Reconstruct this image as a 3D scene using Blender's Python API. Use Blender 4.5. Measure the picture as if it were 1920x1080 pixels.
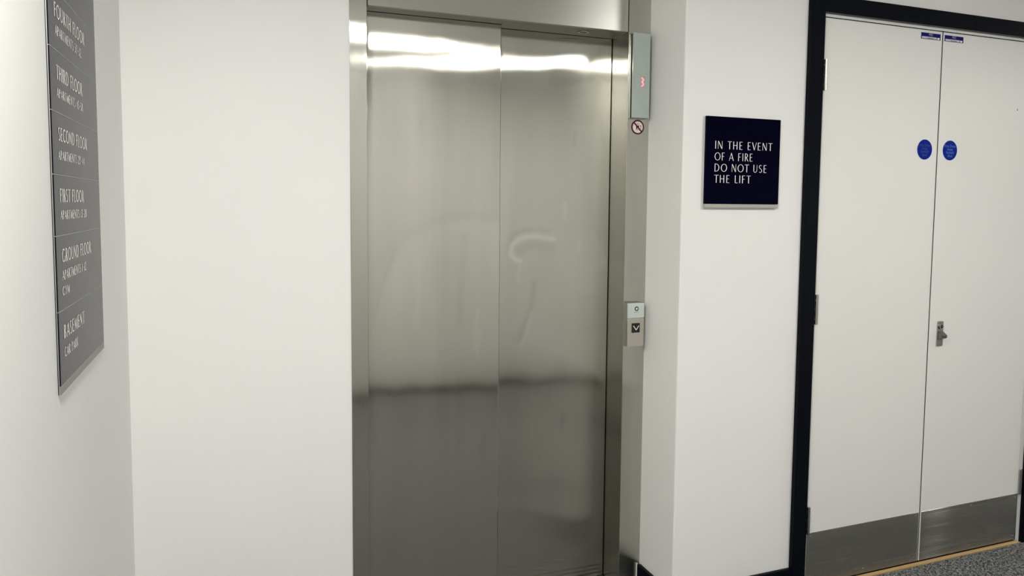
import bpy, bmesh, math, random
import numpy as np
from mathutils import Matrix, Vector

# ------------------------------------------------------------------ camera, world, exposure
S = bpy.context.scene
COL = S.collection
for o in list(bpy.data.objects):
    bpy.data.objects.remove(o)
cam_data = bpy.data.cameras.new('camera')
cam = bpy.data.objects.new('camera', cam_data)
COL.objects.link(cam)
cam_data.sensor_width = 36.0
cam_data.lens = 1368.71 / 1920 * 36.0
cam_data.shift_x = 0.0
cam_data.shift_y = -(540 - 477.92) / 1920
cam_data.clip_start = 0.02
CAM_X, CAM_Y, CAM_Z = 0.0, -2.269, 1.411
R = ((0.9355625297822342, -0.00838956125706856, -0.35306142260147894),
     (-0.016873697273878267, 0.9975141643323737, -0.06841615523102454),
     (0.35275775144959715, 0.06996504282997353, 0.9330953121594943))
def axis(r, s):
    return Vector((r[0] * s, r[2] * s, -r[1] * s))
right, up, back = axis(R[0], 1), axis(R[1], -1), axis(R[2], -1)
cam.matrix_world = Matrix(((right.x, up.x, back.x, CAM_X), (right.y, up.y, back.y, CAM_Y),
                           (right.z, up.z, back.z, CAM_Z), (0, 0, 0, 1)))
S.camera = cam
world = bpy.data.worlds.new('world')
S.world = world
world.use_nodes = True
world.node_tree.nodes['Background'].inputs['Color'].default_value = (0.9, 0.95, 1, 1)
world.node_tree.nodes['Background'].inputs['Strength'].default_value = 0.05
S.view_settings.view_transform = 'Standard'
S.view_settings.look = 'None'
S.view_settings.gamma = 1.0
S.view_settings.use_curve_mapping = False
S.view_settings.exposure = 0.0
S.cycles.max_bounces = 10
S.cycles.diffuse_bounces = 7
S.cycles.glossy_bounces = 6
S.cycles.sample_clamp_indirect = 12.0
LAMP_POWER = 290.0          # emission of the round ceiling lights
LAMPS = [(-0.06, -1.70), (2.30, -1.70), (5.35, -1.70)]
CEIL = 2.345
rnd = random.Random(7)

# ------------------------------------------------------------------ materials
def mat(name, color=(.8, .8, .8), rough=.5, metal=0.0, spec=.5, coat=0.0):
    m = bpy.data.materials.new(name)
    m.use_nodes = True
    b = m.node_tree.nodes['Principled BSDF']
    b.inputs['Base Color'].default_value = (*color, 1)
    b.inputs['Roughness'].default_value = rough
    b.inputs['Metallic'].default_value = metal
    b.inputs['Specular IOR Level'].default_value = spec
    b.inputs['Coat Weight'].default_value = coat
    return m
def N(m, kind, **kw):
    n = m.node_tree.nodes.new(kind)
    for k, v in kw.items():
        setattr(n, k, v)
    return n
def Lk(m, a, ai, b, bi):
    m.node_tree.links.new(a.outputs[ai], b.inputs[bi])
def coords(m, scale, loc=(0, 0, 0)):
    t = N(m, 'ShaderNodeTexCoord')
    mp = N(m, 'ShaderNodeMapping')
    mp.inputs['Scale'].default_value = scale
    mp.inputs['Location'].default_value = loc
    Lk(m, t, 'Object', mp, 'Vector')
    return mp
def noise(m, mp, scale=1.0, detail=4.0, rough=.55):
    n = N(m, 'ShaderNodeTexNoise')
    n.inputs['Scale'].default_value = scale
    n.inputs['Detail'].default_value = detail
    n.inputs['Roughness'].default_value = rough
    Lk(m, mp, 'Vector', n, 'Vector')
    return n
def maprange(m, src, si, a, b, c, d):
    r = N(m, 'ShaderNodeMapRange')
    r.inputs[1].default_value = a
    r.inputs[2].default_value = b
    r.inputs[3].default_value = c
    r.inputs[4].default_value = d
    Lk(m, src, si, r, 0)
    return r
def mixcol(m, fac, fi, c1, c2):
    x = N(m, 'ShaderNodeMix', data_type='RGBA')
    x.inputs[6].default_value = (*c1, 1)
    x.inputs[7].default_value = (*c2, 1)
    Lk(m, fac, fi, x, 0)
    return x
def bump(m, src, si, strength, dist=.001):
    b = N(m, 'ShaderNodeBump')
    b.inputs['Strength'].default_value = strength
    b.inputs['Distance'].default_value = dist
    Lk(m, src, si, b, 'Height')
    Lk(m, b, 'Normal', m.node_tree.nodes['Principled BSDF'], 'Normal')
    return b

def paint(name, c1, c2, rough, grain=260, bs=.12):
    m = mat(name, c1, rough)
    b = m.node_tree.nodes['Principled BSDF']
    n = noise(m, coords(m, (1, 1, 1)), 1.6, 3)
    x = mixcol(m, maprange(m, n, 0, .35, .65, 0, 1), 0, c1, c2)
    Lk(m, x, 2, b, 'Base Color')
    g = noise(m, coords(m, (1, 1, 1), (3, 1, 2)), grain, 3)
    bump(m, g, 0, bs, .0006)
    return m
WALL = paint('white_wall_paint', (.80, .795, .78), (.785, .78, .768), .55)
WALLG = paint('pale_grey_wall_paint', (.67, .67, .645), (.66, .66, .635), .6)
DOORW = paint('white_door_paint', (.765, .76, .735), (.75, .745, .725), .42, 340, .06)
CEILM = paint('ceiling_paint', (.82, .82, .80), (.80, .80, .79), .7)

def steel(name, col, rough, aniso, grain, smudge=False):
    """brushed stainless steel; grain is 'v' (vertical) or 'h' (along x)"""
    m = mat(name, col, rough, 1.0)
    b = m.node_tree.nodes['Principled BSDF']
    sc = (420, 420, 2.2) if grain == 'v' else (2.2, 2.2, 420)
    n = noise(m, coords(m, sc), 1.0, 3)
    big = noise(m, coords(m, (9, 9, 1.1) if grain == 'v' else (1.1, 1.1, 9)), 1.0, 4)
    r1 = maprange(m, n, 0, .3, .7, rough * .95, rough * 1.05)
    r2 = maprange(m, big, 0, .3, .7, -.008, .012)
    add = N(m, 'ShaderNodeMath', operation='ADD')
    Lk(m, r1, 0, add, 0)
    Lk(m, r2, 0, add, 1)
    dark = tuple(c * .88 for c in col)
    x = mixcol(m, maprange(m, big, 0, .32, .7, 1, 0), 0, col, dark)
    if smudge:
        a = N(m, 'ShaderNodeAttribute', attribute_name='smudge')
        add2 = N(m, 'ShaderNodeMath', operation='MULTIPLY_ADD')
        Lk(m, a, 'Fac', add2, 0)
        add2.inputs[1].default_value = .03
        Lk(m, add, 0, add2, 2)
        Lk(m, add2, 0, b, 'Roughness')
        # a film of grease scatters some light as a dull haze
        mx = N(m, 'ShaderNodeMix', data_type='RGBA')
        Lk(m, maprange(m, a, 'Fac', -1, 1, 0, 1), 0, mx, 0)
        mx.inputs[6].default_value = (*[c * .55 for c in col], 1)
        mx.inputs[7].default_value = (*[min(1, c * 1.45) for c in col], 1)
        mul = N(m, 'ShaderNodeMix', data_type='RGBA', blend_type='MIX')
        mul.inputs[0].default_value = .5
        Lk(m, x, 2, mul, 6)
        Lk(m, mx, 2, mul, 7)
        Lk(m, mul, 2, b, 'Base Color')
    else:
        Lk(m, add, 0, b, 'Roughness')
        Lk(m, x, 2, b, 'Base Color')
    # long lobe across the brushing lines, short lobe along them
    g = N(m, 'ShaderNodeBsdfAnisotropic', distribution='BECKMANN')
    for name in ('Base Color', 'Roughness'):
        src = b.inputs[name].links[0].from_socket
        m.node_tree.links.new(src, g.inputs['Color' if name == 'Base Color' else name])
    g.inputs['Anisotropy'].default_value = -aniso
    ge = N(m, 'ShaderNodeNewGeometry')
    cr = N(m, 'ShaderNodeVectorMath', operation='CROSS_PRODUCT')
    Lk(m, ge, 'Normal', cr, 0)
    cr.inputs[1].default_value = (.01, .02, 1) if grain == 'v' else (1, .02, .01)
    Lk(m, cr, 0, g, 'Tangent')
    out = [n_ for n_ in m.node_tree.nodes if n_.type == 'OUTPUT_MATERIAL'][0]
    m.node_tree.nodes.remove(b)
    Lk(m, g, 0, out, 'Surface')
    return m
STEEL = steel('brushed_steel_vertical', (.585, .578, .522), .185, .85, 'v', True)
STEELJ = steel('brushed_steel_frame', (.53, .524, .475), .20, .83, 'v')
STEELH = steel('brushed_steel_header', (.56, .56, .52), .36, .35, 'h')
KICK = steel('kick_plate_steel', (.44, .435, .415), .26, .83, 'h')
CHROME = mat('satin_chrome', (.44, .435, .41), .24, 1)
ALU = mat('satin_aluminium', (.66, .66, .63), .34, 1)
ALUP = mat('pale_aluminium_strip', (.42, .42, .37), .45, .3)
BLACK = paint('black_gloss_paint', (.0035, .0045, .008), (.003, .004, .007), .22, 160, .05)
BLACK.node_tree.nodes['Principled BSDF'].inputs['Specular IOR Level'].default_value = .07
GAP = mat('dark_cavity', (.004, .004, .004), .9)
RUBBER = mat('black_seal', (.01, .01, .01), .6)
NAVY = mat('navy_sign_plastic', (.0006, .0006, .0085), .12, 0, .04)
NAVYB = mat('navy_board_plastic', (.003, .004, .009), .20, 0, .08)
EDGE = mat('black_sign_edge', (.004, .004, .005), .35)
INK = mat('white_lettering', (.86, .86, .84), .5)
INKD = mat('white_board_lettering', (.86, .85, .80), .22)
LINE = mat('grey_joint_line', (.26, .255, .245), .3)
GLASSP = mat('pale_green_back_painted_glass', (.42, .49, .455), .12, 0, .5, .4)
GLASSC = mat('pale_white_back_painted_glass', (.60, .67, .64), .12, 0, .5, .4)
BLUE = mat('blue_sign_vinyl', (.002, .016, .235), .5, 0, .06)
BLUET = mat('pale_blue_lettering', (.09, .20, .50), .5, 0, .1)
STKB = mat('dark_blue_label_print', (.008, .006, .115), .5, 0, .08)
STKW = mat('pale_label_print', (.55, .55, .62), .4)
REDR = mat('dark_red_ring', (.10, .003, .010), .5, 0, .15)
PINKW = mat('pictogram_white', (.83, .76, .74), .5)
GLYB = mat('pictogram_dark', (.02, .006, .008), .5, 0, .15)
BUTTON = mat('black_button', (.010, .008, .006), .25)
CAULK = mat('white_sealant', (.80, .79, .74), .5)
SCREW = mat('screw_steel', (.55, .54, .5), .3, 1)
def emit(name, col, s, base=(.8, .8, .8)):
    m = mat(name, base, .4)
    b = m.node_tree.nodes['Principled BSDF']
    b.inputs['Emission Color'].default_value = (*col, 1)
    b.inputs['Emission Strength'].default_value = s
    return m
LAMP = [emit('lit_diffuser', (1.0, .985, .945), LAMP_POWER * k) for k in (1.12, .74, .74)]
LED = emit('red_led', (1.0, .45, .50), 1.15, (.3, .05, .05))
LEDG = mat('red_led_halo', (.50, .405, .385), .14, 0, .5, .4)
# timber threshold
WOOD = mat('oak_threshold', (.40, .27, .12), .5)
_b = WOOD.node_tree.nodes['Principled BSDF']
_n = noise(WOOD, coords(WOOD, (3, 60, 60)), 1.0, 5)
Lk(WOOD, mixcol(WOOD, maprange(WOOD, _n, 0, .3, .7, 0, 1), 0, (.50, .345, .165), (.36, .235, .10)), 2, _b, 'Base Color')
# carpet
def carpet(name):
    m = mat(name, (.12, .12, .125), .95, 0, .1)
    b = m.node_tree.nodes['Principled BSDF']
    n = noise(m, coords(m, (1, 1, 1)), 115, 3, .75)
    r = N(m, 'ShaderNodeValToRGB')
    r.color_ramp.elements[0].position = .40
    r.color_ramp.elements[0].color = (.022, .022, .022, 1)
    r.color_ramp.elements[1].position = .68
    r.color_ramp.elements[1].color = (.40, .40, .39, 1)
    Lk(m, n, 0, r, 0)
    Lk(m, r, 0, b, 'Base Color')
    bump(m, n, 0, .6, .003)
    return m
CARPET = carpet('grey_flecked_carpet')

# ------------------------------------------------------------------ mesh helpers
def obj(name, bm, m, parent=None, smooth=False):
    me = bpy.data.meshes.new(name)
    bmesh.ops.recalc_face_normals(bm, faces=bm.faces)
    bm.to_mesh(me)
    bm.free()
    if smooth:
        for p in me.polygons:
            p.use_smooth = True
    for x in (m if isinstance(m, (list, tuple)) else [m]):
        me.materials.append(x)
    o = bpy.data.objects.new(name, me)
    COL.objects.link(o)
    if parent is not None:
        o.parent = parent
        o.matrix_parent_inverse = parent.matrix_basis.inverted()
    return o
def box(bm, x0, x1, y0, y1, z0, z1, bevel=0.0, seg=2):
    r = bmesh.ops.create_cube(bm, size=1.0)
    vs = r['verts']
    for v in vs:
        v.co = Vector(((x0 + x1) / 2 + v.co.x * (x1 - x0), (y0 + y1) / 2 + v.co.y * (y1 - y0),
                       (z0 + z1) / 2 + v.co.z * (z1 - z0)))
    if bevel > 0:
        es = list({e for v in vs for e in v.link_edges})
        bmesh.ops.bevel(bm, geom=es, offset=bevel, segments=seg, affect='EDGES', profile=.5)
def B(*a, **k):
    bm = bmesh.new()
    box(bm, *a, **k)
    return bm
def cyl(bm, c, r, depth, ax='Y', seg=24, r2=None):
    rot = {'Y': Matrix.Rotation(math.pi / 2, 4, 'X'), 'Z': Matrix.Identity(4), 'X': Matrix.Rotation(math.pi / 2, 4, 'Y')}[ax]
    bmesh.ops.create_cone(bm, cap_ends=True, segments=seg, radius1=r, radius2=r if r2 is None else r2, depth=depth,
                          matrix=Matrix.Translation(c) @ rot)
def ring(bm, cx, y, cz, ro, ri, depth, seg=40):
    """flat ring in the xz plane with a little thickness, front at y"""
    vs = []
    for k in range(seg):
        a = 2 * math.pi * k / seg
        c, s = math.cos(a), math.sin(a)
        vs.append([bm.verts.new((cx + r * c, yy, cz + r * s)) for r, yy in ((ro, y), (ri, y), (ri, y + depth), (ro, y + depth))])
    for k in range(seg):
        a, b = vs[k], vs[(k + 1) % seg]
        for i in range(4):
            bm.faces.new((a[i], a[(i + 1) % 4], b[(i + 1) % 4], b[i]))
def prism(bm, pts, y0, y1):
    """polygon in xz extruded along y"""
    f = [bm.verts.new((x, y0, z)) for x, z in pts]
    g = [bm.verts.new((x, y1, z)) for x, z in pts]
    bm.faces.new(f)
    bm.faces.new(g[::-1])
    n = len(pts)
    for i in range(n):
        bm.faces.new((f[i], g[i], g[(i + 1) % n], f[(i + 1) % n]))
def empty(name, loc=(0, 0, 0)):
    o = bpy.data.objects.new(name, None)
    o.empty_display_size = .05
    o.location = loc
    COL.objects.link(o)
    return o
def tag(o, label=None, cat=None, group=None, kind=None):
    if label: o['label'] = label
    if cat: o['category'] = cat
    if group: o['group'] = group
    if kind: o['kind'] = kind
    return o

# ------------------------------------------------------------------ lettering: a stressed sans drawn with strokes
def gl_line(x0, y0, x1, y1, w):
    dx, dy = x1 - x0, y1 - y0
    if abs(dy) < 1e-6:
        return [(x0, y0 - w / 2), (x1, y0 - w / 2), (x1, y0 + w / 2), (x0, y0 + w / 2)]
    k = w / 2 * math.hypot(dx, dy) / abs(dy) if abs(dx) > 1e-6 else w / 2
    return [(x0 - k, y0), (x0 + k, y0), (x1 + k, y1), (x1 - k, y1)]
def gl_arc(cx, cy, rx, ry, a0, a1, tw, nw):
    n = max(6, int(abs(a1 - a0) / 14))
    out = []
    for i in range(n):
        p, q = [math.radians(a0 + (a1 - a0) * (i + k) / n) for k in (0, 1)]
        f = lambda a, u, v: (cx + u * math.cos(a), cy + v * math.sin(a))
        out.append([f(p, rx, ry), f(q, rx, ry), f(q, rx - tw, ry - nw), f(p, rx - tw, ry - nw)])
    return out
def G(*items):
    polys = []
    for it in items:
        if isinstance(it[0], tuple): polys.append(it)
        elif isinstance(it[0], list): polys += it
        else: polys.append(it)
    return polys
def cut(T, t_):
    """one weight of the alphabet: thick stems T, thin strokes t_"""
    l, h = gl_line, t_ / 2
    def a(cx, cy, rx, ry, a0, a1, tw=1.0):
        return gl_arc(cx, cy, rx, ry, a0, a1, T * tw, t_)
    return {
 'A': (G(l(.03, 0, .36, 1, t_), l(.36, 1, .72, 0, T), l(.14, .32, .58, .32, t_)), .76),
 'B': (G(l(.10, 0, .10, 1, T), a(.22, .76, .30, .24, -90, 90), a(.22, .27, .34, .27, -90, 90), l(.1, 1 - h, .24, 1 - h, t_), l(.1, .53, .24, .53, t_), l(.1, h, .24, h, t_)), .62),
 'C': (G(a(.45, .5, .45, .5, 48, 312)), .78),
 'D': (G(l(.10, 0, .10, 1, T), a(.25, .5, .50, .5, -90, 90), l(.1, 1 - h, .26, 1 - h, t_), l(.1, h, .26, h, t_)), .82),
 'E': (G(l(.10, 0, .10, 1, T), l(.1, 1 - h, .48, 1 - h, t_), l(.1, .52, .42, .52, t_), l(.1, h, .5, h, t_)), .55),
 'F': (G(l(.10, 0, .10, 1, T), l(.1, 1 - h, .48, 1 - h, t_), l(.1, .52, .42, .52, t_)), .52),
 'G': (G(a(.45, .5, .45, .5, 48, 330), l(.80, .06, .80, .44, T)), .92),
 'H': (G(l(.10, 0, .10, 1, T), l(.62, 0, .62, 1, T), l(.1, .52, .62, .52, t_)), .76),
 'I': (G(l(.10, 0, .10, 1, T)), .22),
 'K': (G(l(.10, 0, .10, 1, T), l(.14, .48, .55, 1, t_), l(.58, 0, .2, .55, T)), .64),
 'L': (G(l(.10, 0, .10, 1, T), l(.1, h, .46, h, t_)), .48),
 'M': (G(l(.06, 0, .12, 1, t_), l(.44, 0, .14, 1, T), l(.44, 0, .74, 1, t_), l(.80, 0, .76, 1, T)), .90),
 'N': (G(l(.07, 0, .07, 1, t_), l(.64, 0, .09, 1, T), l(.66, 0, .66, 1, t_)), .76),
 'O': (G(a(.47, .5, .47, .5, 0, 360)), .94),
 'P': (G(l(.10, 0, .10, 1, T), a(.22, .74, .32, .26, -90, 90), l(.1, 1 - h, .24, 1 - h, t_), l(.1, .51, .24, .51, t_)), .58),
 'R': (G(l(.10, 0, .10, 1, T), a(.22, .74, .32, .26, -90, 90), l(.1, 1 - h, .24, 1 - h, t_), l(.1, .51, .24, .51, t_), l(.58, 0, .26, .5, T)), .64),
 'S': (G(a(.27, .75, .24, .25, 40, 250, .8), a(.26, .255, .26, .255, -140, 80, .8), l(.42, .40, .12, .62, T * .8)), .55),
 'T': (G(l(.32, 0, .32, 1, T), l(.0, 1 - h, .64, 1 - h, t_)), .62),
 'U': (G(l(.10, .28, .10, 1, T), l(.60, .28, .60, 1, t_), a(.33, .32, .30, .32, 180, 360, .7)), .72),
 'V': (G(l(.33, 0, .03, 1, T), l(.33, 0, .64, 1, t_)), .64),
 'W': (G(l(.25, 0, .03, 1, T), l(.25, 0, .45, 1, t_), l(.68, 0, .45, 1, T), l(.68, 0, .9, 1, t_)), .92),
 'Y': (G(l(.30, 0, .30, .48, T), l(.30, .44, .02, 1, T), l(.30, .44, .60, 1, t_)), .60),
 '1': (G(l(.18, 0, .18, 1, T), l(.04, .8, .18, .96, t_)), .34),
 '2': (G(a(.26, .72, .26, .28, -35, 165, .9), l(.03, .04, .45, .62, T * .8), l(.02, h, .54, h, t_ * 1.4)), .58),
 '3': (G(a(.22, .76, .27, .24, -90, 150, .9), a(.22, .27, .30, .27, -150, 90, .9)), .56),
 '4': (G(l(.40, 0, .40, 1, T), l(.03, .30, .40, 1, t_), l(.02, .28, .56, .28, t_)), .60),
 '5': (G(a(.22, .32, .30, .32, -140, 110, .9), l(.10, .56, .14, 1, t_), l(.12, 1 - h, .48, 1 - h, t_)), .56),
 '6': (G(a(.28, .30, .28, .30, 0, 360, .9), l(.06, .35, .40, 1, t_ * 1.5)), .60),
 '8': (G(a(.27, .75, .23, .25, 0, 360, .85), a(.27, .27, .27, .27, 0, 360, .9)), .58),
 '9': (G(a(.28, .70, .28, .30, 0, 360, .9), l(.16, 0, .50, .65, t_ * 1.5)), .60),
 '-': (G(l(.04, .42, .30, .42, .08)), .36),
 ' ': ([], .34),
}
LIGHT, HEAVY = cut(.105, .052), cut(.18, .10)
def text_polys(s, font, track=.12):
    """outlines per word, and the width of the whole line"""
    x, words = 0.0, [[]]
    for ch in s:
        ps, w = font[ch]
        if ch == ' ':
            words.append([])
        for p in ps:
            words[-1].append([(px + x, py) for px, py in p])
        x += w + track
    return words, x - track
def lettering(s, fn, x0, width, z0, hgt, m, parent, thick=.0004, name='printed_word', track=.12, font=LIGHT):
    """fn(u, v, d) maps along-text metres, height metres and lift to a world point"""
    words, w = text_polys(s, font, track)
    kx = width / w
    for polys in words:
        bm = bmesh.new()
        for p in polys:
            bm.faces.new([bm.verts.new(fn(x0 + u * kx, z0 + v * hgt, thick)) for u, v in p])
        obj(name, bm, m, parent)
def font_text(s, size, cx, z, y, m, parent, name='lettering', squash=1.0):
    cu = bpy.data.curves.new('glyphs', 'FONT')
    cu.body = s
    cu.size = size
    cu.align_x = 'CENTER'
    cu.align_y = 'CENTER'
    cu.resolution_u = 3
    to = bpy.data.objects.new('glyphs', cu)
    COL.objects.link(to)
    bpy.context.view_layer.update()
    me = bpy.data.meshes.new_from_object(to.evaluated_get(bpy.context.evaluated_depsgraph_get()))
    bpy.data.objects.remove(to)
    bpy.data.curves.remove(cu)
    for v in me.vertices:
        v.co = Vector((cx + v.co.x * squash, y, z + v.co.y))
    me.name = name
    me.materials.clear()
    me.materials.append(m)
    o = bpy.data.objects.new(name, me)
    COL.objects.link(o)
    o.parent = parent
    o.matrix_parent_inverse = parent.matrix_basis.inverted()
    return o

# ------------------------------------------------------------------ the room
XL, XR, YF = -.2877, 1.3686, -.218         # left wall, return wall, front wall plane
YB, XE = -2.90, 6.6                        # opposite wall, far end
fl = obj('floor', B(XL - .1, XE + .1, YB - .1, .30, -.10, 0), CARPET)
tag(fl, 'grey flecked carpet floor of the lift lobby', 'floor', kind='structure')
tag(obj('ceiling', B(XL - .1, XE + .1, YB - .1, .30, CEIL, CEIL + .1), CEILM), 'white ceiling over the lift lobby', 'ceiling', kind='structure')
tag(obj('wall_left', B(XL - .1, XL, YB - .1, .30, 0, CEIL), WALL), 'white wall carrying the grey floor directory', 'wall', kind='structure')
bm = bmesh.new()
box(bm, XL, .3276, 0, .30, 0, CEIL)
box(bm, .3276, XR, 0, .30, 2.26, CEIL)
tag(obj('wall_back', bm, WALL), 'white wall between the left corner and the lift', 'wall', kind='structure')
AX0, AX1, AZ = 1.9245, 3.0855, 2.084      # architrave inner edges
bm = bmesh.new()
DX0, DX1, DZ = 1.921, 3.089, 2.0965
pts = [(XR, YF), (DX0, YF), (DX0, .30), (XR, .30)]
box(bm, XR, DX0, YF, .30, 0, CEIL)
box(bm, DX1, XE, YF, .30, 0, CEIL)
box(bm, DX0, DX1, YF, .30, DZ, CEIL)
bmesh.ops.remove_doubles(bm, verts=bm.verts, dist=1e-5)
es = [e for e in bm.edges if all(abs(v.co.x - XR) < 1e-4 and abs(v.co.y - YF) < 1e-4 for v in e.verts)]
bmesh.ops.bevel(bm, geom=es, offset=.005, segments=4, affect='EDGES', profile=.5)
tag(obj('wall_right', bm, WALL), 'white wall with the fire notice, wrapping round beside the lift', 'wall', kind='structure')
tag(obj('wall_front', B(XL - .1, XE + .1, YB - .1, YB, 0, CEIL), WALLG), 'pale grey lobby wall facing the lift', 'wall', kind='structure')
tag(obj('wall_end', B(XE, XE + .1, YB, YF, 0, CEIL), WALL), 'white wall at the far end of the lobby', 'wall', kind='structure')
# baseboards
def board(name, label, *bx):
    b = B(*bx, bevel=.003)
    return tag(obj(name, b, BLACK), label, 'baseboard', kind='structure')
BH = .097
def bb(x0, x1, y0, y1):
    return (x0, x1, y0, y1, .0005, BH)
b1 = board('baseboard_return', 'black baseboard on the narrow return wall beside the lift', *bb(XR - .015, XR, YF - .0145, -.010))
obj('sealant_bead', B(XR - .0165, XR - .0105, -.0095, -.0055, .001, BH + .002, bevel=.001), CAULK, b1)
board('baseboard_right', 'black baseboard under the fire notice', *bb(XR - .0149, 1.8645, YF - .015, YF))
board('baseboard_beyond', 'black baseboard beyond the white double doors', *bb(3.1465, XE, YF - .015, YF))
board('baseboard_opposite', 'low dark baseboard along the wall facing the lift', XL, XE, YB, YB + .015, .0005, .055)
board('baseboard_left', 'black baseboard below the floor directory', *bb(XL, XL + .015, YB + .016, -.001))
board('baseboard_back', 'black baseboard between the left corner and the lift', *bb(XL + .016, .3270, -.015, 0))
tag(obj('trim_1', B(XR - .0035, XR, -.0035, .0, BH + .003, CEIL, bevel=.0012), CAULK), 'thin white sealant line between lift frame and return wall', 'trim', kind='structure')
# carpet pile over the strip of floor in view
def pile():
    P = np.random.RandomState(3)
    xs, ys = np.meshgrid(np.arange(1.55, 3.45, .0055), np.arange(-.78, -.2365, .0055))
    n = xs.size
    c = np.stack([xs.ravel() + P.uniform(-.002, .002, n), ys.ravel() + P.uniform(-.002, .002, n)], 1)
    an = P.uniform(0, 6.28, n)
    r = P.uniform(.0022, .0034, n)
    hh = P.uniform(.002, .0052, n)
    v = np.zeros((n, 4, 3))
    for k in range(3):
        v[:, k, 0] = c[:, 0] + r * np.cos(an + k * 2.094)
        v[:, k, 1] = c[:, 1] + r * np.sin(an + k * 2.094)
        v[:, k, 2] = .0002
    v[:, 3, :2] = c + P.uniform(-.0014, .0014, (n, 2))
    v[:, 3, 2] = hh
    i = np.arange(n)[:, None] * 4
    f = np.concatenate([i + [0, 1, 3], i + [1, 2, 3], i + [2, 0, 3]]).reshape(-1, 3)
    me = bpy.data.meshes.new('carpet_pile')
    me.from_pydata(v.reshape(-1, 3).tolist(), [], f.tolist())
    me.materials.append(CARPET)
    o = bpy.data.objects.new('carpet_pile', me)
    COL.objects.link(o)
    o.parent = fl
    o['kind'] = 'stuff'
pile()

# ------------------------------------------------------------------ the lift entrance (door_1)
LX0, LX1 = .382, 1.280
ZS = 2.006
lift = tag(empty('door_1', (.83, 0, 0)), 'brushed stainless steel lift entrance with two sliding door panels', 'lift door', kind='structure')
Y1, Y2 = .064, .114                          # faces of the two sliding panels
obj('jamb', B(.3276, LX0 - .0015, -.004, Y1 - .004, .0, 2.255, bevel=.0015), STEELJ, lift)
jr = obj('jamb', B(LX1 + .0015, XR - .0005, -.004, .20, .0, 2.255, bevel=.0015), STEELJ, lift)
obj('header_panel', B(LX0 + .0015, LX1 - .0015, -.004, .012, ZS, 2.255, bevel=.0015), STEELH, lift)
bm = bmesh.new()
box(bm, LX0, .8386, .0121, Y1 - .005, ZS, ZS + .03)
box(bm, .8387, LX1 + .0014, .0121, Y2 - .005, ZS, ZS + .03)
obj('soffit', bm, mat('shade_darkened_steel', (.24, .238, .215), .4, 1), lift)  # shade of the recess painted in as a darker steel colour
bm = bmesh.new()
ring(bm, 0, 0, 0, .019, .013, .003, 28)
bmesh.ops.rotate(bm, cent=(0, 0, 0), matrix=Matrix.Rotation(-math.pi / 2, 3, 'X'), verts=bm.verts)
bmesh.ops.translate(bm, vec=(1.134, .05, ZS - .0001), verts=bm.verts)
obj('sensor_ring', bm, CHROME, lift)
obj('shaft_lining', B(.32, XR, .19, .21, 0, 2.25), GAP, lift)
bm = bmesh.new()
box(bm, .384, 1.279, -.002, .175, -.02, .003)
for k in range(4):
    yk = .010 + k * .030
    box(bm, .384, 1.279, yk, yk + .012, .003, .0065, bevel=.001)
obj('sill', bm, mat('worn_dark_aluminium', (.16, .16, .15), .5, .8), lift)

def seg_d(px, pz, pts):
    """distance field to a polyline"""
    d = np.full(px.shape, 1e9)
    for (x0, z0), (x1, z1) in zip(pts[:-1], pts[1:]):
        vx, vz = x1 - x0, z1 - z0
        tt = np.clip(((px - x0) * vx + (pz - z0) * vz) / (vx * vx + vz * vz), 0, 1)
        d = np.minimum(d, np.hypot(px - x0 - tt * vx, pz - z0 - tt * vz))
    return d
def smooth_noise(x, z, seed, fx, fz, n=14):
    P = np.random.RandomState(seed)
    s = np.zeros_like(x)
    for _ in range(n):
        s += np.sin(x * P.normal(0, fx) + z * P.normal(0, fz) + P.uniform(0, 6.28))
    return s / math.sqrt(n)
def sliding_panel(x0, x1, yf, smudge_fn, wave_fn, roll=.004):
    z0, z1 = .010, 2.030
    nx, nz = int((x1 - x0) / .006), int((z1 - z0) / .006)
    xs = np.concatenate([np.linspace(x0, x1 - .006, nx), x1 - np.array([.004, .0028, .0018, .001, .0004, 0])])
    nx = len(xs) - 1
    X, Z = np.meshgrid(xs, np.linspace(z0, z1, nz + 1))
    Y = yf + wave_fn(X, Z)
    Y += roll - np.sqrt(np.maximum(0, roll ** 2 - np.clip(X - (x1 - roll), 0, roll) ** 2))   # rolled free edge
    front = np.stack([X, Y, Z], 2).reshape(-1, 3)
    idx = np.arange((nx + 1) * (nz + 1)).reshape(nz + 1, nx + 1)
    q = np.stack([idx[:-1, :-1], idx[:-1, 1:], idx[1:, 1:], idx[1:, :-1]], 2).reshape(-1, 4)
    loop = list(idx[0, :]) + list(idx[1:, -1]) + list(idx[-1, -2::-1]) + list(idx[-2:0:-1, 0])
    base = len(front)
    rim = front[loop].copy()
    deep = rim.copy()
    deep[:, 1] = yf + .030
    verts = np.concatenate([front, rim, deep])
    m = len(loop)
    side = [(base + k, base + m + k, base + m + (k + 1) % m, base + (k + 1) % m) for k in range(m)]
    faces = q.tolist() + side
    me = bpy.data.meshes.new('door_panel')
    me.from_pydata(verts.tolist(), [], faces)
    sm = np.zeros(len(me.polygons), dtype=bool)
    sm[:len(q)] = True
    me.polygons.foreach_set('use_smooth', sm)
    at = me.attributes.new('smudge', 'FLOAT', 'POINT')
    val = np.zeros(len(verts), dtype=np.float32)
    val[:base] = np.clip(smudge_fn(X, Z), -1, 1).ravel()
    at.data.foreach_set('value', val)
    me.materials.append(STEEL)
    o = bpy.data.objects.new('door_panel', me)
    COL.objects.link(o)
    o.parent = lift
    o.matrix_parent_inverse = lift.matrix_basis.inverted()
    return o
def soft(d, w):
    return np.exp(-(d / w) ** 2)
def px(points):
    """marks are noted on the panel as fractions of its width and metres up"""
    return points
def smear_band(X, Z, seed):
    n = smooth_noise(X, Z, seed, 26, 4)
    return n
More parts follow.
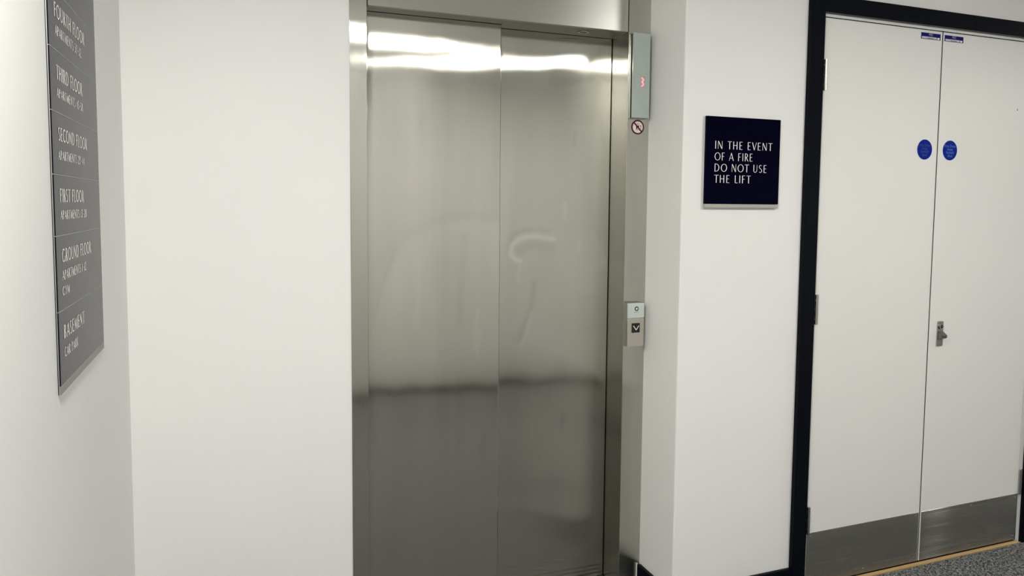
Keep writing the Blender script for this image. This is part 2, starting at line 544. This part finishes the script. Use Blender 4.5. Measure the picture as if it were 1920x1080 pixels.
def smudge_left(X, Z):
    # the big wiped dome: its outline, duller inside than outside
    top = 1.36 - 1.9 * np.clip(.70 - X, 0, 1) ** 2 - .10 * np.clip(X - .76, 0, 1)
    edge = np.where(X < .52, top - 14 * (.52 - X) ** 2, top)
    inside = 1 / (1 + np.exp(-(edge - Z) / .012))
    low = 1 / (1 + np.exp(-(Z - .80) / .05))
    s = .26 * inside * low + .10 * smooth_noise(X, Z, 1, 22, 6) * inside * low
    s += -.20 * soft(Z - edge - .005, .018) * (X > .41)
    s += .06 * smooth_noise(X, Z, 2, 60, 3)
    for k, (x, z0_, z1_, w, a_) in enumerate([(.55, 1.0, 1.25, .012, .2), (.70, 1.02, 1.30, .014, -.25), (.75, .92, 1.05, .007, .35), (.76, .90, .98, .006, .3),
                                              (.47, .95, 1.2, .014, .2), (.60, .9, 1.1, .016, .15), (.78, .55, .62, .010, -.4), (.82, .62, .75, .006, -.3)]):
        s += a_ * soft(seg_d(X, Z, [(x, z0_), (x + .01, z1_)]), w)
    return s
def smudge_right(X, Z):
    # hooked finger swipes and drips
    hook = [(.93, 1.21), (.915, 1.215), (.895, 1.235), (.90, 1.265), (.93, 1.29), (.98, 1.298), (1.06, 1.285)]
    s = .95 * soft(seg_d(X, Z, hook), .009)
    hook2 = [(.935, 1.245), (.955, 1.262), (.99, 1.267), (1.05, 1.26)]
    s += -.35 * soft(seg_d(X, Z, hook2), .020)
    s += -.35 * soft(seg_d(X, Z, [(.885, 1.25), (.90, 1.30), (.95, 1.32), (1.04, 1.315)]), .010)
    s += .55 * soft(seg_d(X, Z, [(1.105, 1.36), (1.102, 1.415)]), .006)
    s += -.45 * soft(seg_d(X, Z, [(.985, 1.13), (.975, 1.05), (.945, .97), (.93, .93)]), .011)
    s += .35 * soft(seg_d(X, Z, [(.975, 1.02), (.955, .94), (.945, .91)]), .007)
    s += .35 * soft(seg_d(X, Z, [(.93, 1.19), (.925, 1.14)]), .008)
    s += .35 * soft(seg_d(X, Z, [(1.165, 1.28), (1.155, 1.245)]), .009)
    s += .22 * soft(seg_d(X, Z, [(1.225, 1.29), (1.245, 1.25), (1.262, 1.20)]), .016)
    top = 1.335 - 8 * np.clip(X - 1.13, 0, 1) ** 2
    inside = 1 / (1 + np.exp(-(top - Z) / .012)) / (1 + np.exp(-(Z - .80) / .05)) / (1 + np.exp(-(X - .96) / .02))
    s += .20 * inside + .10 * smooth_noise(X, Z, 4, 22, 6) * inside
    # upper wipe
    s += .16 * soft(seg_d(X, Z, [(.95, 1.80), (1.0, 1.845), (1.06, 1.79)]), .03) + .06 * smooth_noise(X, Z, 5, 60, 3)
    for x, z in [(.84, .62), (1.10, .60), (1.135, 1.62)]:
        s += -.5 * soft(seg_d(X, Z, [(x, z), (x + .004, z + .045)]), .008)
    return s
def wave(seed, amp):
    def f(X, Z):
        return amp * (smooth_noise(X, Z, seed, 9, 5) + .35 * smooth_noise(X, Z, seed + 1, 22, 14))
    return f
w1 = wave(11, .00028)
def wave_left(X, Z):                        # a shallow dent across the upper half of the panel
    return w1(X, Z) + .00030 * np.exp(-((Z - 1.885) / .06) ** 2) / (1 + np.exp(-(X - .58) / .04))
sliding_panel(.3900, .8386, Y1, smudge_left, wave_left)
sliding_panel(.8200, 1.2788, Y2, smudge_right, wave(21, .00030), .0006)

# ------------------------------------------------------------------ lift position indicator
ind = tag(empty('lift_indicator', (1.32, -.004, 1.71)), 'pale glass lift indicator showing a red 3 beside the lift', 'display')
IX0, IX1, IZ0, IZ1, IY = 1.286, 1.353, 1.7115, 2.001, -.030
obj('back_box', B(IX0, IX1 - .002, -.0135, -.0045, IZ0 - .001, IZ1, bevel=.0008), CHROME, ind)
obj('bezel', B(IX0 + .003, IX1 - .001, -.0225, -.0137, IZ0, IZ1 - .001, bevel=.0008), RUBBER, ind)
obj('glass_cover', B(IX0, IX1, IY, -.0227, IZ0, IZ1, bevel=.0012), GLASSP, ind)
bm = bmesh.new()
cx, cz, w, hh = 1.3235, 1.8345, .0075, .0150
def seg(pts):
    for (x0, z0), (x1, z1) in zip(pts[:-1], pts[1:]):
        dx, dz = x1 - x0, z1 - z0
        k = .0021 / math.hypot(dx, dz)
        f = [bm.verts.new((x0 - dz * k, IY - .0005, z0 + dx * k)), bm.verts.new((x0 + dz * k, IY - .0005, z0 - dx * k)),
             bm.verts.new((x1 + dz * k, IY - .0005, z1 - dx * k)), bm.verts.new((x1 - dz * k, IY - .0005, z1 + dx * k))]
        bm.faces.new(f)
seg([(cx - w * .55, cz + hh), (cx + w * .55, cz + hh * .62), (cx + w * .55, cz + hh * .35), (cx - w * .45, cz)])
seg([(cx - w * .45, cz), (cx + w * .55, cz - hh * .30), (cx + w * .55, cz - hh * .65), (cx - w * .55, cz - hh)])
obj('digit', bm, LED, ind)
obj('digit_halo', B(cx - .0100, cx + .0115, IY - .0002, IY + .0005, cz - .020, cz + .020), LEDG, ind)  # flat pinkish patch paints the digit's glow onto the glass

# ------------------------------------------------------------------ call station
cs = tag(empty('call_button_panel', (1.317, -.004, .91)), 'steel lift call panel with pale top and black down arrow button', 'button panel')
CX0, CX1, CZ0, CZ1, CY = 1.2835, 1.3500, .9100, 1.0645, -.030
obj('back_box', B(CX0, CX1 - .001, -.0205, -.0045, CZ0, CZ1, bevel=.0008), STEELH, cs)
obj('seal_strip', B(CX0 + .002, CX1 - .002, -.0222, -.0206, CZ0 + .002, CZ1 - .002), RUBBER, cs)
obj('face_plate', B(CX0 + .001, CX1, CY, -.0223, CZ0, 1.0112, bevel=.0009), mat('satin_face_steel', (.60, .57, .51), .36, .9), cs)
gp = obj('glass_plate', B(CX0 + .001, CX1, CY - .001, -.0223, 1.0118, CZ1, bevel=.0009), GLASSC, cs)
bm = bmesh.new()
ring(bm, 1.3183, CY - .0025, 1.0445, .0078, .0042, .002, 32)
obj('key_ring', bm, mat('dark_teal_ring', (.06, .085, .085), .3, .6), gp)
bm = bmesh.new()
cyl(bm, (1.3183, CY - .0015, 1.0445), .0040, .0014, 'Y', 20)
obj('key_core', bm, INK, gp)
bm = bmesh.new()
xk = 1.3085
for wk in (.0022, .0016, .0024, .0012, .0022, .0018, .0020):
    box(bm, xk, xk + wk, CY - .0013, CY - .0011, 1.0318, 1.0338)
    xk += wk + .0009
obj('small_print', bm, mat('grey_small_print', (.22, .27, .26), .5), gp)
bt = obj('button', B(1.3005, 1.3325, CY - .002, CY + .001, .9595, .9930, bevel=.0008), BUTTON, cs)
bm = bmesh.new()
cx, cz = 1.3175, .9690
for s in (-1, 1):
    prism(bm, [(cx, cz - .0018), (cx, cz + .0024), (cx + s * .0098, cz + .0160), (cx + s * .0120, cz + .0140)], CY - .0026, CY - .0020)
obj('arrow', bm, INK, bt)

# ------------------------------------------------------------------ prohibition sticker under the indicator
st = tag(empty('warning_sticker', (1.324, -.004, 1.682)), 'round red ringed prohibition sticker below the lift indicator', 'sticker')
SX, SZ, SY = 1.3235, 1.6825, -.0046
bm = bmesh.new()
cyl(bm, (SX, SY + .0002, SZ), .0240, .0006, 'Y', 40)
obj('backing', bm, PINKW, st)
bm = bmesh.new()
ring(bm, SX, SY - .0003, SZ, .0252, .0203, .0004, 44)
k = .0012
prism(bm, [(SX - .0172, SZ + .0135), (SX - .0135, SZ + .0172), (SX + .0172, SZ - .0135), (SX + .0135, SZ - .0172)], SY - .0004, SY - .0001)
obj('ring', bm, REDR, st)
bm = bmesh.new()
for x0, x1, z0, z1 in [(-.0050, -.0022, -.0078, .0058), (.0022, .0050, -.0078, .0058), (-.0042, .0042, .0020, .0055), (-.0065, -.0052, -.0085, .009),
                       (.0100, .0125, .0010, .0070), (.0102, .0118, -.0060, -.0015), (-.0055, .0045, .0095, .0112), (-.0045, .0042, -.0105, -.0092)]:
    box(bm, SX + x0, SX + x1, SY - .0003, SY - .0001, SZ + z0, SZ + z1)
obj('pictogram', bm, GLYB, st)

# ------------------------------------------------------------------ fire notice
fn = tag(empty('fire_notice', (1.6, YF, 1.40)), 'square navy sign with white fire warning words beside the double doors', 'sign')
NX0, NX1, NZ0, NZ1, NY = 1.4495, 1.7513, 1.4030, 1.7045, YF - .012
obj('panel', B(NX0, NX1, NY, YF - .004, 1.4160, NZ1, bevel=.0008), NAVY, fn)
obj('rail', B(NX0, NX1, NY, YF - .004, NZ0, 1.4153, bevel=.0010), ALUP, fn)
obj('back_plate', B(NX0 + .003, NX1 - .003, YF - .0039, YF, NZ0 + .002, NZ1 - .003), ALU, fn)
for s, ztop, wid in [('IN THE EVENT', 1.6240, .2335), ('OF A FIRE', 1.5860, .1540), ('DO NOT USE', 1.5490, .2135), ('THE LIFT', 1.5120, .1475)]:
    lettering(s, lambda u, v, d: (u, NY - d, v), 1.4845, wid, ztop - .0258, .0258, INK, fn, track=.19)

# ------------------------------------------------------------------ floor directory on the left wall
K = 1.0118
FX = CAM_X - .2830
def dy(y):                                   # measured distances out of the lift plane
    return -(2.269 - (2.269 - y) * K)
def dz(z):
    return CAM_Z + (z - CAM_Z) * K
D0, D1 = dy(.4460), dy(.8730)                # far and near ends
db = tag(empty('floor_directory', (XL, (D0 + D1) / 2, dz(1.08))), 'tall dark floor directory board on the left wall', 'sign')
joints = [1.0975, 1.2230, 1.3505, 1.4533, 1.5587, 1.6630, 1.7655, 1.8690, 1.9725]
rows = [('BASEMENT', 'CAR PARK'), ('GROUND FLOOR', 'APARTMENTS 1-12', 'GYM'), ('FIRST FLOOR', 'APARTMENTS 13-28'), ('SECOND FLOOR', 'APARTMENTS 29-44'),
        ('THIRD FLOOR', 'APARTMENTS 45-58'), ('FOURTH FLOOR', 'APARTMENTS 59-62'), (), ()]
meas = {  # text: (top, height, near end, far end) in the measured plane
 'FOURTH FLOOR': (1.7435, .0245, .8306, .5690), 'APARTMENTS 59-62': (1.7062, .0172, .828, .606),
 'THIRD FLOOR': (1.6392, .0246, .829, .607), 'APARTMENTS 45-58': (1.6006, .0160, .830, .606),
 'SECOND FLOOR': (1.5346, .0233, .830, .576), 'APARTMENTS 29-44': (1.4955, .0160, .834, .606),
 'FIRST FLOOR': (1.4304, .0233, .8335, .626), 'APARTMENTS 13-28': (1.3934, .0161, .8345, .603),
 'GROUND FLOOR': (1.3275, .0236, .833, .569), 'APARTMENTS 1-12': (1.2905, .0170, .8355, .625), 'GYM': (1.2625, .0152, .8385, .782),
 'BASEMENT': (1.1970, .0241, .839, .658), 'CAR PARK': (1.158, .0172, .838, .7255)}
obj('backing', B(XL, XL + .0012, D1 + .0002, D0 - .001, dz(1.0835), dz(1.972)), EDGE, db)
obj('back_rail', B(XL + .00125, XL + .0024, D1 + .0008, D0 - .001, dz(1.084), dz(1.972)), ALU, db)
for i, row in enumerate(rows):
    sl = obj('slat', B(XL + .0025, FX, D1, D0, dz(joints[i]) + .0006, dz(joints[i + 1]) - .0006, bevel=.0004, seg=1), NAVYB, db)
    for s in row:
        top, hg, near, far = meas[s]
        lettering(s, lambda u, v, d: (FX + d, u, v), dy(near), dy(far) - dy(near), dz(top) - hg * K, hg * K, INKD, sl, track=.14, font=HEAVY)
    obj('joint', B(FX - .0016, FX + .0003, D1 + .0004, D0 - .0004, dz(joints[i]) - .0006, dz(joints[i]) + .0006), LINE, db)
obj('rail', B(XL + .0025, FX, D1, D0, dz(1.0835), dz(1.0970), bevel=.0006), mat('dull_grey_rail', (.20, .20, .175), .4, .2), db)

# ------------------------------------------------------------------ double fire doors (door_2)
d2 = tag(empty('door_2', (2.505, YF, 0)), 'white double cupboard doors in a black frame with steel kick plates', 'door', kind='structure')
MX = 2.5055                                   # meeting line
GW = .0026
def arch(pts, name='architrave'):
    bm = bmesh.new()
    prism(bm, pts, YF - .018, YF)
    es = [e for e in bm.edges if all(abs(v.co.y - (YF - .018)) < 1e-5 for v in e.verts)]
    bmesh.ops.bevel(bm, geom=es, offset=.0022, segments=2, affect='EDGES', profile=.5)
    return obj(name, bm, BLACK, d2)
OX0, OX1, OZ = 1.8645, 3.1455, 2.1420
arch([(OX0, .0), (AX0, .0), (AX0, AZ), (OX0, OZ)])
arch([(AX1, .0), (OX1, .0), (OX1, OZ), (AX1, AZ)])
arch([(AX0, AZ), (AX1, AZ), (OX1, OZ), (OX0, OZ)])
LT = 2.0735                                   # underside of the head lining
LXa, LXb = 1.9405, 3.0665                     # inner faces of the side linings
obj('lining', B(DX0, LXa, YF, -.09, 0, LT), DOORW, d2)
obj('lining', B(LXb, DX1, YF, -.09, 0, LT), DOORW, d2)
obj('lining', B(DX0, DX1, YF, -.09, LT + .0001, DZ), DOORW, d2)
obj('gap_shade_backing', B(DX0, DX1, -.10, -.0905, 0, DZ), GAP, d2)  # black sheet added so the gaps round the leaves look dark
bm = bmesh.new()
box(bm, LXa, LXb, -.172, -.150, LT - .012, LT)
obj('door_stop', bm, GAP, d2)
ZB, ZT = .0115, 2.0702
def hinge(leaf, x, z0, z1, side):
    hb = bmesh.new()
    n = 5
    hgt = (z1 - z0) / n
    for k in range(n):
        cyl(hb, (x, YF - .0062, z0 + hgt * (k + .5)), .0062, hgt - .0012, 'Z', 14)
    cyl(hb, (x, YF - .0062, (z0 + z1) / 2), .0048, z1 - z0, 'Z', 12)
    box(hb, min(x, x + side * .017), max(x, x + side * .017), YF - .0016, YF - .0001, z0 + .001, z1 - .001)
    ho = obj('hinge', hb, CHROME, leaf)
    sb = bmesh.new()
    for k in range(3):
        cyl(sb, (x + side * .0125, YF - .0020, z0 + (z1 - z0) * (.18 + .32 * k)), .0028, .0008, 'Y', 12)
    obj('screw', sb, SCREW, ho)
HZ = [(.2090, .3130), (.9870, 1.0950), (1.8170, 1.9250)]
def leaf(x0, x1, hx, side, pl):
    lf = obj('door_leaf', B(x0, x1, YF, YF + .044, ZB, ZT, bevel=.0012), DOORW, d2)
    for z0, z1 in HZ:
        hinge(lf, hx, z0, z1, side)
    kp = obj('kick_plate', B(pl[0], pl[1], YF - .0013, YF - .0001, ZB + .0015, .2105, bevel=.0004, seg=1), KICK, lf)
    for fx in (.03, .5, .97):
        for z in (.030, .198):
            sb = bmesh.new()
            cyl(sb, (pl[0] + (pl[1] - pl[0]) * fx, YF - .0017, z), .0032, .0009, 'Y', 12, .0026)
            obj('screw', sb, SCREW, kp)
    return lf
leafL = leaf(LXa + .0016, MX - GW, LXa + .001, -1, (LXa + .0022, MX - .0062))
leafR = leaf(MX + GW, LXb - .0022, LXb + .001, 1, (MX + .0068, LXb - .0035))
leafR_mark = obj('paint_chip', B(2.9300, 2.9330, YF - .0003, YF + .0004, 1.7990, 1.8060), GLYB, leafR)
obj('threshold', B(LXa + .0003, LXb - .0003, YF - .0170, YF + .0010, .0004, .0062, bevel=.0008), WOOD, d2)
obj('floor_gap_shade', B(LXa + .0003, LXb - .0003, YF + .0012, -.10, .0002, .0030), GAP, d2)  # black strip painted in for the shade under the leaves
obj('meeting_seal', B(MX - GW + .0001, MX + GW - .0001, YF + .0010, YF + .040, ZB, ZT), GAP, d2)
obj('head_seal', B(LXa + .002, LXb - .003, YF + .002, YF + .040, ZT + .0002, LT - .0002), GAP, d2)
# lock case with thumb pull on the right leaf
HX0, HX1 = 2.5475, 2.5765
hb = bmesh.new()
pts = []
for cx_, cz_, a0 in ((HX1 - .005, .963, 0), (HX0 + .005, .963, 90), (HX0 + .004, .876, 180), (HX1 - .004, .876, 270)):
    for k in range(5):
        an = math.radians(a0 + k * 22.5)
        pts.append((cx_ + .005 * math.cos(an), cz_ + .005 * math.sin(an)))
prism(hb, pts, YF - .005, YF - .0001)
lk = obj('lock', hb, CHROME, leafR)
hb = bmesh.new()
cyl(hb, ((HX0 + HX1) / 2, YF - .0075, .9480), .0105, .005, 'Y', 28)
obj('cylinder', hb, mat('dark_satin_metal', (.22, .215, .20), .25, 1), lk)
hb = bmesh.new()
box(hb, (HX0 + HX1) / 2 - .0016, (HX0 + HX1) / 2 + .0016, YF - .0106, YF - .0101, .9405, .9545)
obj('keyhole', hb, GAP, lk)
hb = bmesh.new()
ring(hb, (HX0 + HX1) / 2, YF - .0107, .9480, .0105, .0088, .0007, 28)
obj('rim', hb, ALU, lk)
hb = bmesh.new()
prof = [(YF - .0051, .9290), (YF - .0051, .8960), (YF - .0120, .8990), (YF - .0240, .9050), (YF - .0250, .9080), (YF - .0250, .9145), (YF - .0235, .9165)]
fa = [hb.verts.new((HX0 + .0010, y, z)) for y, z in prof]
fb = [hb.verts.new((HX1 - .0005, y, z)) for y, z in prof]
hb.faces.new(fa)
hb.faces.new(fb[::-1])
for i in range(len(prof)):
    j = (i + 1) % len(prof)
    hb.faces.new((fa[i], fb[i], fb[j], fa[j]))
es = [e for e in hb.edges if abs(e.verts[0].co.x - e.verts[1].co.x) < 1e-6]
bmesh.ops.bevel(hb, geom=es, offset=.0012, segments=2, affect='EDGES')
obj('thumb_pull', hb, mat('dark_worn_chrome', (.20, .195, .18), .3, 1), lk)

# door signs and labels
def door_disc(cx, cz, m_text, label, lines):
    o = tag(empty('door_sign', (cx, YF, cz)), label, 'sign', 'blue round fire door signs')
    b = bmesh.new()
    cyl(b, (cx, YF - .0004, cz), .0378, .0007, 'Y', 56)
    obj('disc', b, BLUE, o)
    for s, z, sz in lines:
        font_text(s, sz, cx, cz + z, YF - .0010, m_text, o)
    return o
LN = [('Fire Door', .0160, .0150), ('keep', .0040, .0150), ('locked', -.0080, .0150), ('shut', -.0205, .0150)]
door_disc(2.4387, 1.6282, mat('faded_blue_lettering', (.012, .055, .20), .5), 'blue round fire door sign with faded words on the left leaf', LN)
door_disc(2.5705, 1.6290, BLUET, 'blue round fire door sign with paler words on the right leaf', LN)
def top_label(x0, x1, zt, label):
    o = tag(empty('door_label', ((x0 + x1) / 2, YF, zt - .022)), label, 'label', 'small blue door rating labels')
    zb = zt - .0230
    obj('backing', B(x0, x1, YF - .0006, YF - .0001, zb, zt), STKB, o)
    obj('white_band', B(x0 + .004, x1 - .019, YF - .0008, YF - .00061, zb + .0018, zb + .0090), STKW, o)
    obj('white_box', B(x1 - .016, x1 - .005, YF - .0008, YF - .00061, zb + .0018, zb + .0085), INK, o)
    cx = (x0 + x1) / 2
    font_text('FSC', .0105, cx, zt - .0065, YF - .0010, STKW, o, squash=1.25)
    b = bmesh.new()
    xk = x0 + .032
    for wk in (.003, .0022, .004, .0016, .003, .0024, .0034):
        box(b, xk, xk + wk, YF - .00095, YF - .00082, zb + .0024, zb + .0050)
        xk += wk + .0018
    obj('small_print', b, STKB, o)
top_label(2.3940, 2.4925, 2.0600, 'small blue and white label at the top of the left leaf')
top_label(2.5140, 2.6120, 2.0600, 'small blue and white label at the top of the right leaf')

# ------------------------------------------------------------------ ceiling lights (seen mirrored in the lift doors)
names = ['round lit ceiling light nearest the floor directory', 'round lit ceiling light in front of the white double doors', 'round lit ceiling light farthest along the lobby']
for (x, y), lab, lamp_mat in zip(LAMPS, names, LAMP):
    o = tag(empty('ceiling_light', (x, y, CEIL)), lab, 'ceiling light', 'round ceiling lights')
    bm = bmesh.new()
    cyl(bm, (x, y, CEIL - .012), .130, .0236, 'Z', 48)
    obj('housing', bm, ALU, o)
    bm = bmesh.new()
    prof = [(.107, .0002), (.106, .0060), (.08, .0075), (.04, .0082), (0.0, .0085)]
    rings = []
    for r, d in prof[:-1]:
        rings.append([bm.verts.new((x + r * math.cos(2 * math.pi * k / 40), y + r * math.sin(2 * math.pi * k / 40), CEIL - .024 - d)) for k in range(40)])
    tip = bm.verts.new((x, y, CEIL - .024 - .0085))
    for A, Bq in zip(rings[:-1], rings[1:]):
        for k in range(40):
            bm.faces.new((A[k], A[(k + 1) % 40], Bq[(k + 1) % 40], Bq[k]))
    for k in range(40):
        bm.faces.new((rings[-1][k], rings[-1][(k + 1) % 40], tip))
    obj('diffuser', bm, lamp_mat, o, smooth=True)
